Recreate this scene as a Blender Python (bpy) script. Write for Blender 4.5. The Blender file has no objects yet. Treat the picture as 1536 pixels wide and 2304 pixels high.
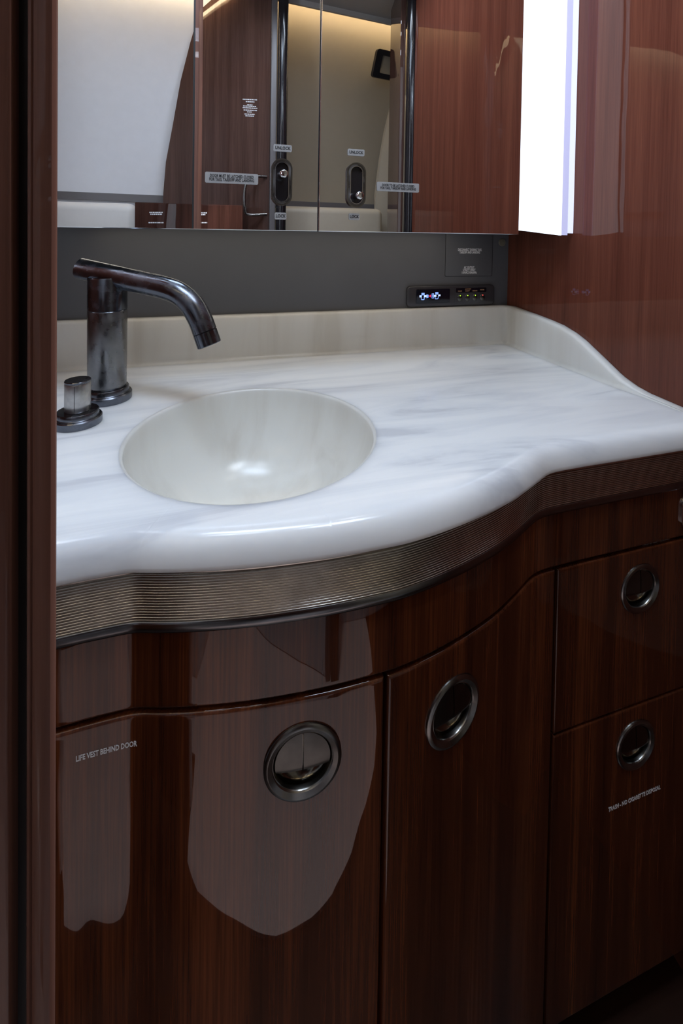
import bpy, bmesh, math, random
from mathutils import Vector, Matrix
random.seed(4)
C = bpy.context.scene.collection
scn = bpy.context.scene
pi = math.pi

# ---------------------------------------------------------------- camera, world, lights, exposure
CZ = 1.112                      # eye height
YAW, PITCH, ROLL, CYP = 16.0, 1.15, 0.9, 542.0
cam_d = bpy.data.cameras.new('camera')
cam = bpy.data.objects.new('camera', cam_d); C.objects.link(cam)
cam_d.sensor_fit = 'HORIZONTAL'; cam_d.sensor_width = 36.0
cam_d.lens = 36.0 * 1000.0 / 1536.0
cam_d.shift_y = -(1152.0 - CYP) / 1536.0
cam_d.clip_start = 0.01
RM = (Matrix.Rotation(math.radians(-YAW), 3, 'Z') @ Matrix.Rotation(math.radians(90 - PITCH), 3, 'X')
      @ Matrix.Rotation(math.radians(ROLL), 3, 'Z'))
cam.matrix_world = Matrix.Translation((0, 0, CZ)) @ RM.to_4x4()
scn.camera = cam

w = bpy.data.worlds.new('world'); scn.world = w; w.use_nodes = True
w.node_tree.nodes['Background'].inputs[0].default_value = (0.9, 0.92, 1.0, 1)
w.node_tree.nodes['Background'].inputs[1].default_value = 0.05

def area(name, loc, target, sx, sy, power, col, shape='RECTANGLE'):
    l = bpy.data.lights.new(name, 'AREA'); l.shape = shape; l.size = sx; l.size_y = sy
    l.energy = power; l.color = col
    o = bpy.data.objects.new(name, l); C.objects.link(o); o.location = loc
    d = Vector(target) - Vector(loc)
    o.rotation_euler = d.to_track_quat('-Z', 'Y').to_euler()
    return o
area('ceiling_lamp_light', (0.02, 0.34, 2.035), (0.04, 0.40, 0), 0.44, 0.14, 5.2, (0.64, 0.79, 1.0))
area('under_cabinet_fill', (0.16, 0.84, 1.1112), (0.16, 0.90, 0.8), 0.78, 0.025, 0.55, (1.0, 0.90, 0.74))  # warm fill added to lift the splash under the mirror
area('left_reading_light', (-0.10, 0.13, 2.035), (-0.06, 0.42, 0.8), 0.26, 0.05, 1.6, (0.74, 0.85, 1.0))
area('right_reading_light', (0.40, 0.19, 2.035), (0.36, 0.45, 0.8), 0.16, 0.05, 0.9, (0.86, 0.92, 1.0))
area('front_fill_light', (0.34, 0.06, 2.035), (0.20, 0.42, 0.8), 0.30, 0.08, 3.4, (0.72, 0.84, 1.0))  # added front fill for the counter nose
sl = bpy.data.lights.new('carpet_fill_spot', 'SPOT'); sl.energy = 88; sl.spot_size = math.radians(31); sl.spot_blend = 0.4  # added spot, brightens the carpet that the doors reflect
sl.shadow_soft_size = 0.03; sl.color = (1.0, 0.93, 0.92)
so = bpy.data.objects.new('carpet_fill_spot', sl); C.objects.link(so); so.location = (0.10, 0.16, 2.035)
so.rotation_euler = (Vector((0.02, -0.24, 0)) - so.location).to_track_quat('-Z', 'Y').to_euler()
area('downlight_light', (0.42, 0.47, 2.035), (0.3, 0.5, 0.8), 0.05, 0.05, 0.5, (0.92, 0.96, 1.0), 'DISK')
area('cabin_lamp_light', (1.15, -0.45, 2.035), (1.1, -0.6, 0.6), 0.30, 0.20, 0.5, (1.0, 0.86, 0.66))
RIGHT_STRIP, LEFT_STRIP, COVE = 1.16, 11.0, 28.0

scn.view_settings.view_transform = 'Standard'
scn.view_settings.look = 'None'
scn.view_settings.gamma = 1.0
scn.view_settings.use_curve_mapping = False
scn.view_settings.exposure = 0.0

# ---------------------------------------------------------------- helpers
def ray(u, v):
    return RM @ Vector(((u - 768.0) / 1000.0, -(v - CYP) / 1000.0, -1.0))
def aty(u, v, y):
    d = ray(u, v); return Vector((0, 0, CZ)) + d * (y / d.y)
def atx(u, v, x):
    d = ray(u, v); return Vector((0, 0, CZ)) + d * (x / d.x)

def tag(o, label=None, cat=None, group=None, kind=None):
    if label: o['label'] = label
    if cat: o['category'] = cat
    if group: o['group'] = group
    if kind: o['kind'] = kind
    return o
def thing(name, label, cat, loc=(0, 0, 0), group=None):
    o = bpy.data.objects.new(name, None); C.objects.link(o); o.location = loc
    o.empty_display_size = 0.05
    return tag(o, label, cat, group)
def rlin(c):
    return tuple(((x / 255.0) / 12.92 if x / 255.0 <= 0.04045 else ((x / 255.0 + 0.055) / 1.055) ** 2.4) for x in c)

def finish(name, bm, mat, parent=None, smooth=True, ang=35):
    me = bpy.data.meshes.new(name)
    bmesh.ops.remove_doubles(bm, verts=bm.verts, dist=1e-6)
    bmesh.ops.recalc_face_normals(bm, faces=bm.faces)
    bm.to_mesh(me); bm.free()
    me.materials.append(mat)
    if smooth:
        me.polygons.foreach_set('use_smooth', [True] * len(me.polygons))
        me.set_sharp_from_angle(angle=math.radians(ang))
    o = bpy.data.objects.new(name, me); C.objects.link(o)
    if parent is not None:
        o.parent = parent
        o.matrix_parent_inverse = Matrix.Identity(4)
        # meshes are written in world coordinates; bring them under the parent's base
        off = Vector((0, 0, 0)); p = parent
        while p is not None:
            off += Vector(p.location); p = p.parent
        me.transform(Matrix.Translation(-off))
    return o

def box(bm, x0, x1, y0, y1, z0, z1, bev=0.0, seg=3, M=None):
    b2 = bmesh.new()
    bmesh.ops.create_cube(b2, size=1.0)
    for v in b2.verts:
        v.co = Vector(((x0 + x1) / 2 + v.co.x * (x1 - x0), (y0 + y1) / 2 + v.co.y * (y1 - y0), (z0 + z1) / 2 + v.co.z * (z1 - z0)))
    if bev > 0:
        bmesh.ops.bevel(b2, geom=list(b2.edges), offset=bev, segments=seg, profile=0.5, affect='EDGES')
    if M is not None: b2.transform(M)
    me = bpy.data.meshes.new('t'); b2.to_mesh(me); b2.free()
    bm.from_mesh(me); bpy.data.meshes.remove(me)

def lathe(bm, prof, M, seg=64, cap0=True, cap1=True):
    """prof: list of (radius, height) about local z"""
    rings = []
    for r, h in prof:
        rings.append([bm.verts.new(M @ Vector((r * math.cos(2 * pi * i / seg), r * math.sin(2 * pi * i / seg), h))) for i in range(seg)])
    for a, b in zip(rings[:-1], rings[1:]):
        for i in range(seg):
            j = (i + 1) % seg
            bm.faces.new((a[i], a[j], b[j], b[i]))
    if cap0: bm.faces.new(rings[0])
    if cap1: bm.faces.new(rings[-1])

def tube(bm, pts, rad, seg=40, cap=True):
    """swept round tube; rad a number or a list"""
    n = len(pts)
    if not isinstance(rad, (list, tuple)): rad = [rad] * n
    up = None; rings = []
    for i in range(n):
        t = (pts[min(i + 1, n - 1)] - pts[max(i - 1, 0)]).normalized()
        if up is None:
            up = Vector((0, 0, 1)) if abs(t.z) < 0.9 else Vector((1, 0, 0))
        a = t.cross(up).normalized(); b = a.cross(t).normalized(); up = b
        rings.append([bm.verts.new(pts[i] + rad[i] * (math.cos(2 * pi * k / seg) * a + math.sin(2 * pi * k / seg) * b)) for k in range(seg)])
    for A, B in zip(rings[:-1], rings[1:]):
        for k in range(seg):
            j = (k + 1) % seg
            bm.faces.new((A[k], A[j], B[j], B[k]))
    if cap:
        bm.faces.new(rings[0]); bm.faces.new(rings[-1])

def smooth_path(pts, n=8):
    out = []
    P = [pts[0]] + list(pts) + [pts[-1]]
    for i in range(1, len(P) - 2):
        p0, p1, p2, p3 = P[i - 1], P[i], P[i + 1], P[i + 2]
        for k in range(n):
            t = k / n
            out.append(0.5 * ((2 * p1) + (p2 - p0) * t + (2 * p0 - 5 * p1 + 4 * p2 - p3) * t * t + (3 * p1 - 3 * p2 + p3 - p0) * t ** 3))
    out.append(pts[-1])
    return out

def rrect(w_, h_, r, n=6):
    r = min(r, w_ / 2 - 1e-6, h_ / 2 - 1e-6)
    pts = []
    for cx, cy, a0 in ((w_ / 2 - r, h_ / 2 - r, 0), (-w_ / 2 + r, h_ / 2 - r, 90), (-w_ / 2 + r, -h_ / 2 + r, 180), (w_ / 2 - r, -h_ / 2 + r, 270)):
        for k in range(n + 1):
            a = math.radians(a0 + 90 * k / n)
            pts.append((cx + r * math.cos(a), cy + r * math.sin(a)))
    return pts
def plate(bm, pts, M, d, bev=0.0):
    """extrude an outline (local x,y) to local z 0..d, softened top edge"""
    lv = [[bm.verts.new(M @ Vector((x, y, 0))) for x, y in pts]]
    if bev > 0:
        cx = sum(p[0] for p in pts) / len(pts); cy = sum(p[1] for p in pts) / len(pts)
        wx = max(abs(p[0] - cx) for p in pts); wy = max(abs(p[1] - cy) for p in pts)
        for k in range(4):
            a = k / 3 * pi / 2
            e = bev * (1 - math.cos(a)); z = d - bev + bev * math.sin(a)
            lv.append([bm.verts.new(M @ Vector((cx + (x - cx) * (1 - e / wx), cy + (y - cy) * (1 - e / wy), z))) for x, y in pts])
    else:
        lv.append([bm.verts.new(M @ Vector((x, y, d))) for x, y in pts])
    n = len(pts)
    for A, B in zip(lv[:-1], lv[1:]):
        for i in range(n):
            j = (i + 1) % n
            bm.faces.new((A[i], A[j], B[j], B[i]))
    bm.faces.new(lv[0]); bm.faces.new(lv[-1])
def ring_plate(bm, outer, inner, M, d0, d1):
    n = len(outer)
    L = [[bm.verts.new(M @ Vector((x, y, z))) for x, y in P] for P, z in ((outer, d0), (outer, d1), (inner, d1), (inner, d0))]
    for a in range(4):
        A, B = L[a], L[(a + 1) % 4]
        for i in range(n):
            j = (i + 1) % n
            bm.faces.new((A[i], A[j], B[j], B[i]))

def frame(o, xd, yd, zd=None):
    xd = Vector(xd).normalized(); yd = Vector(yd).normalized()
    zd = xd.cross(yd) if zd is None else Vector(zd)
    M = Matrix.Identity(4)
    for i in range(3):
        M[i][0] = xd[i]; M[i][1] = yd[i]; M[i][2] = zd[i]; M[i][3] = o[i]
    return M

def text(name, body, M, size, mat, parent, align='CENTER', width=None, space=1.0, depth=0.0001, xs=1.0):
    c = bpy.data.curves.new('t', 'FONT'); c.body = body; c.size = size
    c.align_x = align; c.align_y = 'CENTER'; c.extrude = depth; c.space_line = space; c.resolution_u = 2
    c.offset = size * 0.022
    t = bpy.data.objects.new('t', c); C.objects.link(t)
    bpy.context.view_layer.update()
    dg = bpy.context.evaluated_depsgraph_get()
    me = bpy.data.meshes.new_from_object(t.evaluated_get(dg))
    bpy.data.objects.remove(t); bpy.data.curves.remove(c)
    if width:
        xsn = [v.co.x for v in me.vertices]; cw = max(xsn) - min(xsn)
        me.transform(Matrix.Diagonal((width / cw, 1, 1, 1)))
    bm = bmesh.new(); bm.from_mesh(me); bpy.data.meshes.remove(me)
    bm.transform(M)
    return finish(name, bm, mat, parent, smooth=False)

def front_text(name, body, x, n, z, size, mat, parent, width):
    o = text(name, body, Matrix.Identity(4), size, mat, parent, width=width)
    base = fpos(x); off = Vector((0, 0, 0)); p = parent
    while p is not None: off += Vector(p.location); p = p.parent
    for v in o.data.vertices:
        lx, ly, lz = v.co + off
        v.co = fpt(base + lx / 0.002, n + lz, z + ly) - off
    return o

# ---------------------------------------------------------------- materials
def newmat(name):
    m = bpy.data.materials.new(name); m.use_nodes = True
    return m, m.node_tree.nodes, m.node_tree.links, m.node_tree.nodes['Principled BSDF']
def principled(name, col, rough=0.5, metal=0.0, coat=0.0, coat_rough=0.03, noise=0.0, nscale=40, bump=0.0, emis=None, estr=0.0, alpha=1.0, rnoise=0.0):
    m, N, L, P = newmat(name)
    P.inputs['Base Color'].default_value = (*col, 1)
    P.inputs['Roughness'].default_value = rough
    P.inputs['Metallic'].default_value = metal
    P.inputs['Coat Weight'].default_value = coat
    P.inputs['Coat Roughness'].default_value = coat_rough
    P.inputs['Alpha'].default_value = alpha
    if emis:
        P.inputs['Emission Color'].default_value = (*emis, 1); P.inputs['Emission Strength'].default_value = estr
    tc = N.new('ShaderNodeTexCoord'); nz = N.new('ShaderNodeTexNoise')
    nz.inputs['Scale'].default_value = nscale; nz.inputs['Detail'].default_value = 5
    L.new(tc.outputs['Object'], nz.inputs['Vector'])
    if noise > 0:
        mx = N.new('ShaderNodeMix'); mx.data_type = 'RGBA'
        mx.inputs[6].default_value = (*[x * (1 - noise) for x in col], 1)
        mx.inputs[7].default_value = (*[min(1, x * (1 + noise)) for x in col], 1)
        L.new(nz.outputs['Fac'], mx.inputs[0]); L.new(mx.outputs[2], P.inputs['Base Color'])
    if rnoise > 0:
        mr = N.new('ShaderNodeMapRange'); mr.inputs['From Min'].default_value = 0.35; mr.inputs['From Max'].default_value = 0.65
        mr.inputs['To Min'].default_value = max(0.02, rough - rnoise); mr.inputs['To Max'].default_value = rough + rnoise
        L.new(nz.outputs['Fac'], mr.inputs[0]); L.new(mr.outputs[0], P.inputs['Roughness'])
    if bump > 0:
        b = N.new('ShaderNodeBump'); b.inputs['Strength'].default_value = bump; b.inputs['Distance'].default_value = 0.001
        L.new(nz.outputs['Fac'], b.inputs['Height']); L.new(b.outputs[0], P.inputs['Normal'])
    return m
def wood(name, dark, mid, lite, coat=1.0, fig=1.0, coat_ior=1.5, bump=0.004):
    m, N, L, P = newmat(name)
    tc = N.new('ShaderNodeTexCoord')
    mp = N.new('ShaderNodeMapping'); mp.inputs['Scale'].default_value = (420, 420, 7.0)
    n1 = N.new('ShaderNodeTexNoise'); n1.inputs['Scale'].default_value = 1.0; n1.inputs['Detail'].default_value = 7; n1.inputs['Roughness'].default_value = 0.65
    mp2 = N.new('ShaderNodeMapping'); mp2.inputs['Scale'].default_value = (26, 26, 0.7)
    n2 = N.new('ShaderNodeTexNoise'); n2.inputs['Scale'].default_value = 1.0; n2.inputs['Detail'].default_value = 4; n2.inputs['Distortion'].default_value = 0.6
    L.new(tc.outputs['Object'], mp.inputs[0]); L.new(mp.outputs[0], n1.inputs['Vector'])
    L.new(tc.outputs['Object'], mp2.inputs[0]); L.new(mp2.outputs[0], n2.inputs['Vector'])
    ad = N.new('ShaderNodeMath'); ad.operation = 'MULTIPLY_ADD'; ad.inputs[1].default_value = 0.55
    m2 = N.new('ShaderNodeMath'); m2.operation = 'MULTIPLY'; m2.inputs[1].default_value = 0.45
    L.new(n1.outputs['Fac'], m2.inputs[0]); L.new(n2.outputs['Fac'], ad.inputs[0]); L.new(m2.outputs[0], ad.inputs[2])
    r = N.new('ShaderNodeValToRGB')
    r.color_ramp.elements[0].position = 0.32; r.color_ramp.elements[0].color = (*dark, 1)
    r.color_ramp.elements[1].position = 0.70; r.color_ramp.elements[1].color = (*lite, 1)
    e = r.color_ramp.elements.new(0.5); e.color = (*mid, 1)
    L.new(ad.outputs[0], r.inputs[0]); L.new(r.outputs[0], P.inputs['Base Color'])
    P.inputs['Roughness'].default_value = 0.45
    P.inputs['Specular IOR Level'].default_value = 0.0
    P.inputs['Coat Weight'].default_value = coat
    P.inputs['Coat IOR'].default_value = coat_ior
    P.inputs['Coat Roughness'].default_value = 0.012
    mp3 = N.new('ShaderNodeMapping'); mp3.inputs['Scale'].default_value = (9, 9, 4)
    n3 = N.new('ShaderNodeTexNoise'); n3.inputs['Scale'].default_value = 1.0; n3.inputs['Detail'].default_value = 2
    L.new(tc.outputs['Object'], mp3.inputs[0]); L.new(mp3.outputs[0], n3.inputs['Vector'])
    b = N.new('ShaderNodeBump'); b.inputs['Strength'].default_value = 0.25; b.inputs['Distance'].default_value = bump
    L.new(n3.outputs['Fac'], b.inputs['Height']); L.new(b.outputs[0], P.inputs['Coat Normal'])
    return m
M_wood = wood('mahogany_cabinet', rlin((38, 16, 9)), rlin((78, 39, 21)), rlin((128, 71, 40)))
M_woodw = wood('mahogany_wall', rlin((82, 44, 34)), rlin((102, 57, 44)), rlin((122, 72, 54)), coat=0.65, coat_ior=1.45)
M_woodj = wood('jamb_wood', rlin((92, 64, 56)), rlin((116, 84, 74)), rlin((136, 102, 90)), coat=0.35)
M_woodl = wood('satin_walnut', rlin((44, 26, 22)), rlin((60, 38, 32)), rlin((78, 50, 42)), coat=0.15)
M_woodp = wood('walnut_partition', rlin((62, 42, 36)), rlin((84, 60, 52)), rlin((104, 76, 66)))

def marble(name, rot, scl, c0, c1, c2, rough):
    m, N, L, P = newmat(name)
    tc = N.new('ShaderNodeTexCoord')
    mp = N.new('ShaderNodeMapping'); mp.inputs['Rotation'].default_value = rot; mp.inputs['Scale'].default_value = scl
    wv = N.new('ShaderNodeTexNoise'); wv.inputs['Scale'].default_value = 1.3; wv.inputs['Detail'].default_value = 6
    wv.inputs['Distortion'].default_value = 1.6 if rough < 0.2 else 0.5; wv.inputs['Roughness'].default_value = 0.55
    L.new(tc.outputs['Object'], mp.inputs[0]); L.new(mp.outputs[0], wv.inputs['Vector'])
    r = N.new('ShaderNodeValToRGB')
    r.color_ramp.elements[0].position = 0.34; r.color_ramp.elements[0].color = (*rlin(c0), 1)
    r.color_ramp.elements[1].position = 0.56; r.color_ramp.elements[1].color = (*rlin(c2), 1)
    e = r.color_ramp.elements.new(0.43); e.color = (*rlin(c1), 1)
    L.new(wv.outputs['Fac'], r.inputs[0]); L.new(r.outputs[0], P.inputs['Base Color'])
    P.inputs['Roughness'].default_value = rough
    P.inputs['Subsurface Weight'].default_value = 0.8
    P.inputs['Subsurface Radius'].default_value = (1.0, 1.0, 0.95)
    P.inputs['Subsurface Scale'].default_value = 0.032
    P.inputs['Specular IOR Level'].default_value = 0.5
    return m
M_stone = marble('veined_solid_surface', (0.0, 0.0, -0.42), (1.6, 9.0, 3.0), (202, 204, 208), (219, 221, 223), (229, 230, 230), 0.17)
M_stonev = marble('veined_solid_surface_upright', (0.0, 0.12, 0.5), (11.0, 11.0, 1.1), (213, 211, 204), (221, 220, 214), (226, 226, 221), 0.22)
M_gun = principled('gunmetal_brushed', (0.14, 0.15, 0.175), 0.24, 1.0, rnoise=0.10, nscale=45, noise=0.45)
M_gun2 = principled('worn_gunmetal', (0.20, 0.20, 0.205), 0.30, 1.0, rnoise=0.14, nscale=38, noise=0.6)
M_knob = principled('satin_steel_knob', (0.42, 0.41, 0.40), 0.30, 1.0, noise=0.3, nscale=160)
M_trim = principled('bronze_ribbed_metal', (0.58, 0.555, 0.51), 0.20, 1.0, noise=0.2, nscale=60)
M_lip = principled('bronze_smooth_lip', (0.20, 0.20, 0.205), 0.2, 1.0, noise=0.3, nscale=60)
M_pull = principled('pewter_pull', (0.24, 0.236, 0.225), 0.24, 1.0, noise=0.25, nscale=120)
M_flap = principled('dark_pewter_flap', (0.11, 0.108, 0.10), 0.27, 1.0, noise=0.3, nscale=90)
M_cup = principled('dark_pull_cup', (0.16, 0.15, 0.13), 0.16, 1.0, noise=0.3, nscale=200)
M_chrome = principled('chrome', (0.75, 0.76, 0.78), 0.08, 1.0)
M_mirror = principled('mirror_silver', (0.80, 0.80, 0.80), 0.0, 1.0)
M_medge = principled('mirror_bevel_edge', (0.9, 0.92, 0.95), 0.12, 1.0)
M_grey = principled('charcoal_laminate', rlin((90, 91, 95)), 0.42, 0.0, noise=0.10, nscale=9, bump=0.05)
M_black = principled('black_gap', (0.004, 0.004, 0.004), 0.6)
M_blackgl = principled('black_gloss_plastic', (0.012, 0.010, 0.012), 0.16, 0.0, coat=0.0)
M_bezel = principled('charcoal_bezel', (0.06, 0.058, 0.065), 0.25, 0.3)
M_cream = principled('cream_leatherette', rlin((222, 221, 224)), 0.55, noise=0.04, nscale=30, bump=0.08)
M_beige = principled('dim_sidewall_beige', rlin((152, 138, 118)), 0.6, noise=0.04, nscale=30, bump=0.08)  # darker than the cream wall: its weaker light put into the colour
M_seat = principled('pale_leather_seat', rlin((214, 208, 202)), 0.45, noise=0.03, nscale=60, bump=0.12)
M_seatb = principled('beige_leather_seat', rlin((186, 172, 152)), 0.45, noise=0.03, nscale=60, bump=0.12)
M_ledge = principled('grey_ledge', rlin((98, 92, 92)), 0.4)
M_ceil = principled('grey_headliner', rlin((170, 166, 162)), 0.8, noise=0.03, nscale=20)
M_floor = principled('pale_carpet', rlin((204, 188, 184)), 0.9, noise=0.12, nscale=160, bump=0.4)
M_dfloor = principled('dark_wood_floor', rlin((46, 26, 18)), 0.35, noise=0.3, nscale=22)
M_white = principled('white_ink', (0.82, 0.82, 0.84), 0.5)
M_ink = principled('black_ink', (0.01, 0.01, 0.012), 0.5)
M_orange = principled('amber_ink', (0.55, 0.30, 0.16), 0.5)
M_stick = principled('clear_label', (0.55, 0.55, 0.55), 0.4, alpha=0.45)
M_screen = principled('dark_screen', (0.004, 0.005, 0.012), 0.12)
def glow(name, col, s):
    return principled(name, col, 0.4, emis=col, estr=s)
M_rs = glow('lit_diffuser', (0.86, 0.92, 1.0), RIGHT_STRIP)
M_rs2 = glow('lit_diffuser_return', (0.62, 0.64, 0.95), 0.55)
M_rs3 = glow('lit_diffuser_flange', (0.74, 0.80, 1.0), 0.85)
M_ls = glow('lit_left_diffuser', (0.76, 0.87, 1.0), LEFT_STRIP)
M_cove = glow('warm_cove_strip', (1.0, 0.80, 0.50), COVE)
M_blue = glow('screen_blue', (0.25, 0.42, 0.95), 0.9)
M_pale = glow('screen_pale', (0.55, 0.68, 1.0), 1.0)
M_red = glow('screen_red', (0.9, 0.03, 0.12), 0.9)
M_green = glow('green_indicator', (0.45, 0.75, 0.05), 1.2)
M_redled = glow('red_indicator', (0.9, 0.12, 0.10), 1.0)
M_bronze = principled('tan_plug', rlin((112, 106, 92)), 0.5, noise=0.3, nscale=300)

# ---------------------------------------------------------------- main dimensions
ZC = 0.85                       # countertop
XR = 0.694                      # right wall
XL = -0.42                      # left end of vanity
YB = 0.935                      # wall behind the tap
YM = 0.73                       # mirror face
FP = [(-0.42, .408), (-.30, .4105), (-.20, .4118), (-.122, .4137), (-.098, .4143), (-.066, .4138), (-.053, .4108), (-.040, .4072), (-.015, .4015), (.017, .3957), (.050, .3912), (.093, .3875),
      (.126, .3862), (.164, .3862), (.18, .3873), (.206, .3908), (.235, .3965), (.267, .4045), (.303, .4155), (.327, .4252), (.350, .4357), (.368, .4445),
      (.382, .4510), (.396, .4550), (.414, .4567), (.45, .4575), (.52, .458), (.60, .4585), (.72, .459)]
def _cr(P, n=12):
    V = [Vector((a, b, 0)) for a, b in P]
    return [(p.x, p.y) for p in smooth_path(V, n)]
FC = _cr(FP)
# resample by arc length
def resample(P, step):
    out = [P[0]]; acc = 0
    for a, b in zip(P[:-1], P[1:]):
        seg = math.hypot(b[0] - a[0], b[1] - a[1]); d = step - acc
        while d <= seg:
            t = d / seg; out.append((a[0] + (b[0] - a[0]) * t, a[1] + (b[1] - a[1]) * t)); d += step
        acc = (acc + seg) % step if seg > 0 else acc
    return out
FC = resample(FC, 0.002)
for _ in range(6):              # soften spline kinks
    FC = [FC[0]] + [((FC[i-1][0] + 2 * FC[i][0] + FC[i+1][0]) / 4, (FC[i-1][1] + 2 * FC[i][1] + FC[i+1][1]) / 4) for i in range(1, len(FC) - 1)] + [FC[-1]]
FN = []
for i in range(len(FC)):
    a = FC[max(i - 2, 0)]; b = FC[min(i + 2, len(FC) - 1)]
    dx, dy = b[0] - a[0], b[1] - a[1]; l = math.hypot(dx, dy); FN.append((dy / l, -dx / l))
def fpos(x):
    for i in range(len(FC) - 1):
        if FC[i][0] <= x <= FC[i + 1][0]:
            t = (x - FC[i][0]) / (FC[i + 1][0] - FC[i][0]); return i + t
    return 0.0 if x < FC[0][0] else len(FC) - 1.001
def fpt(s, n, z):
    i = min(int(s), len(FC) - 2); t = s - i
    px = FC[i][0] * (1 - t) + FC[i + 1][0] * t; py = FC[i][1] * (1 - t) + FC[i + 1][1] * t
    nx = FN[i][0] * (1 - t) + FN[i + 1][0] * t; ny = FN[i][1] * (1 - t) + FN[i + 1][1] * t
    return Vector((px + nx * n, py + ny * n, z))
def fframe(x, n, z):
    s = fpos(x); p = fpt(s, n, z); i = int(s)
    nx, ny = FN[i]
    return frame(p, (-ny, nx, 0), (0, 0, 1), (nx, ny, 0))

def sweep_front(name, prof, x0, x1, mat, parent, step=0.003, ang=50):
    """profile [(n, z)] carried along the curved front of the vanity"""
    s0, s1 = fpos(x0), fpos(x1); k = max(2, int((s1 - s0) * 0.002 / step))
    bm = bmesh.new(); cols = []
    for i in range(k + 1):
        s = s0 + (s1 - s0) * i / k
        cols.append([bm.verts.new(fpt(s, n, z)) for n, z in prof])
    for A, B in zip(cols[:-1], cols[1:]):
        for j in range(len(prof) - 1):
            bm.faces.new((A[j], B[j], B[j + 1], A[j + 1]))
    bm.faces.new(cols[0]); bm.faces.new(cols[-1])
    return finish(name, bm, mat, parent, ang=ang)

def front_panel(name, x0, x1, z0, z1, n, thick, bev, mat, parent, hole=None, step=0.0025):
    """curved board with rounded edges following the vanity front; hole=(x, z, r)"""
    s0, s1 = fpos(x0), fpos(x1); L = (s1 - s0) * 0.002
    def samples(len_):
        e = [bev * (1 - math.cos(a * pi / 12)) for a in range(7)]
        k = max(2, int((len_ - 2 * bev) / step))
        mid = [bev + (len_ - 2 * bev) * i / k for i in range(1, k)]
        return e + mid + [len_ - x for x in reversed(e)]
    S = samples(L); Z = samples(z1 - z0)
    bm = bmesh.new(); G = []
    for a in S:
        col = []
        for b in Z:
            e = min(a, L - a, b, z1 - z0 - b); d = 0
            if e < bev: d = bev - math.sqrt(max(0, bev * bev - (bev - e) ** 2))
            col.append(bm.verts.new(fpt(s0 + a / 0.002, n - d, z0 + b)))
        G.append(col)
    hc = fpt(fpos(hole[0]), n, hole[1]) if hole else None
    for i in range(len(S) - 1):
        for j in range(len(Z) - 1):
            if hole:
                c = (G[i][j].co + G[i + 1][j + 1].co) / 2
                if (c - hc).length < hole[2]: continue
            bm.faces.new((G[i][j], G[i + 1][j], G[i + 1][j + 1], G[i][j + 1]))
    # skirt to the back
    rim = [(i, 0) for i in range(len(S))] + [(len(S) - 1, j) for j in range(1, len(Z))] + [(i, len(Z) - 1) for i in range(len(S) - 2, -1, -1)] + [(0, j) for j in range(len(Z) - 2, 0, -1)]
    back = []
    for i, j in rim:
        back.append(bm.verts.new(fpt(s0 + S[i] / 0.002, n - thick, z0 + Z[j])))
    m = len(rim)
    for k in range(m):
        q = (k + 1) % m
        a, b = rim[k], rim[q]
        bm.faces.new((G[a[0]][a[1]], G[b[0]][b[1]], back[q], back[k]))
    return finish(name, bm, mat, parent, ang=60)

# ---------------------------------------------------------------- room shell
def struct(name, bm, mat, smooth=False):
    o = finish(name, bm, mat, None, smooth=smooth); o['kind'] = 'structure'; return o
CEIL = 2.06
bm = bmesh.new(); box(bm, XR, XR + 0.03, -0.03, YB, 0, CEIL); struct('wall_right', bm, M_woodw)
bm = bmesh.new(); box(bm, -1.0, 0.73, YB, YB + 0.03, 0, CEIL); struct('wall_back', bm, M_grey)
bm = bmesh.new(); box(bm, XL - 0.03, XL, 0.385, YB, 0, CEIL); struct('wall_left', bm, M_woodw)
bm = bmesh.new(); box(bm, -1.0, XL - 0.03, 0.385, 0.41, 0, CEIL); struct('wall_front', bm, M_cream)
bm = bmesh.new(); box(bm, -1.03, -1.0, -0.75, 0.385, 0, CEIL); struct('wall_far_left', bm, M_cream)
bm = bmesh.new(); box(bm, -1.03, 2.6, -1.5, 0.97, -0.03, 0.0); struct('floor', bm, M_dfloor)
bm = bmesh.new()
cp = [(-0.238, -0.10), (-0.215, 0.0), (-0.194, 0.058), (-0.175, 0.070), (-0.15, 0.084), (-0.09, 0.094), (-0.02, 0.104), (0.05, 0.110), (0.12, 0.100), (0.18, 0.082), (0.24, 0.044), (0.29, -0.004), (0.335, -0.060), (0.36, -0.110), (0.385, -0.20), (0.405, -0.30), (0.42, -0.55), (-1.0, -0.40), (-1.0, -0.10)]
plate(bm, cp[::-1], Matrix.Identity(4), 0.008)
tag(finish('carpet_runner', bm, M_floor, None, smooth=False), 'pale carpet on the dark floor before the vanity, seen only as a reflection', 'carpet')

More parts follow.
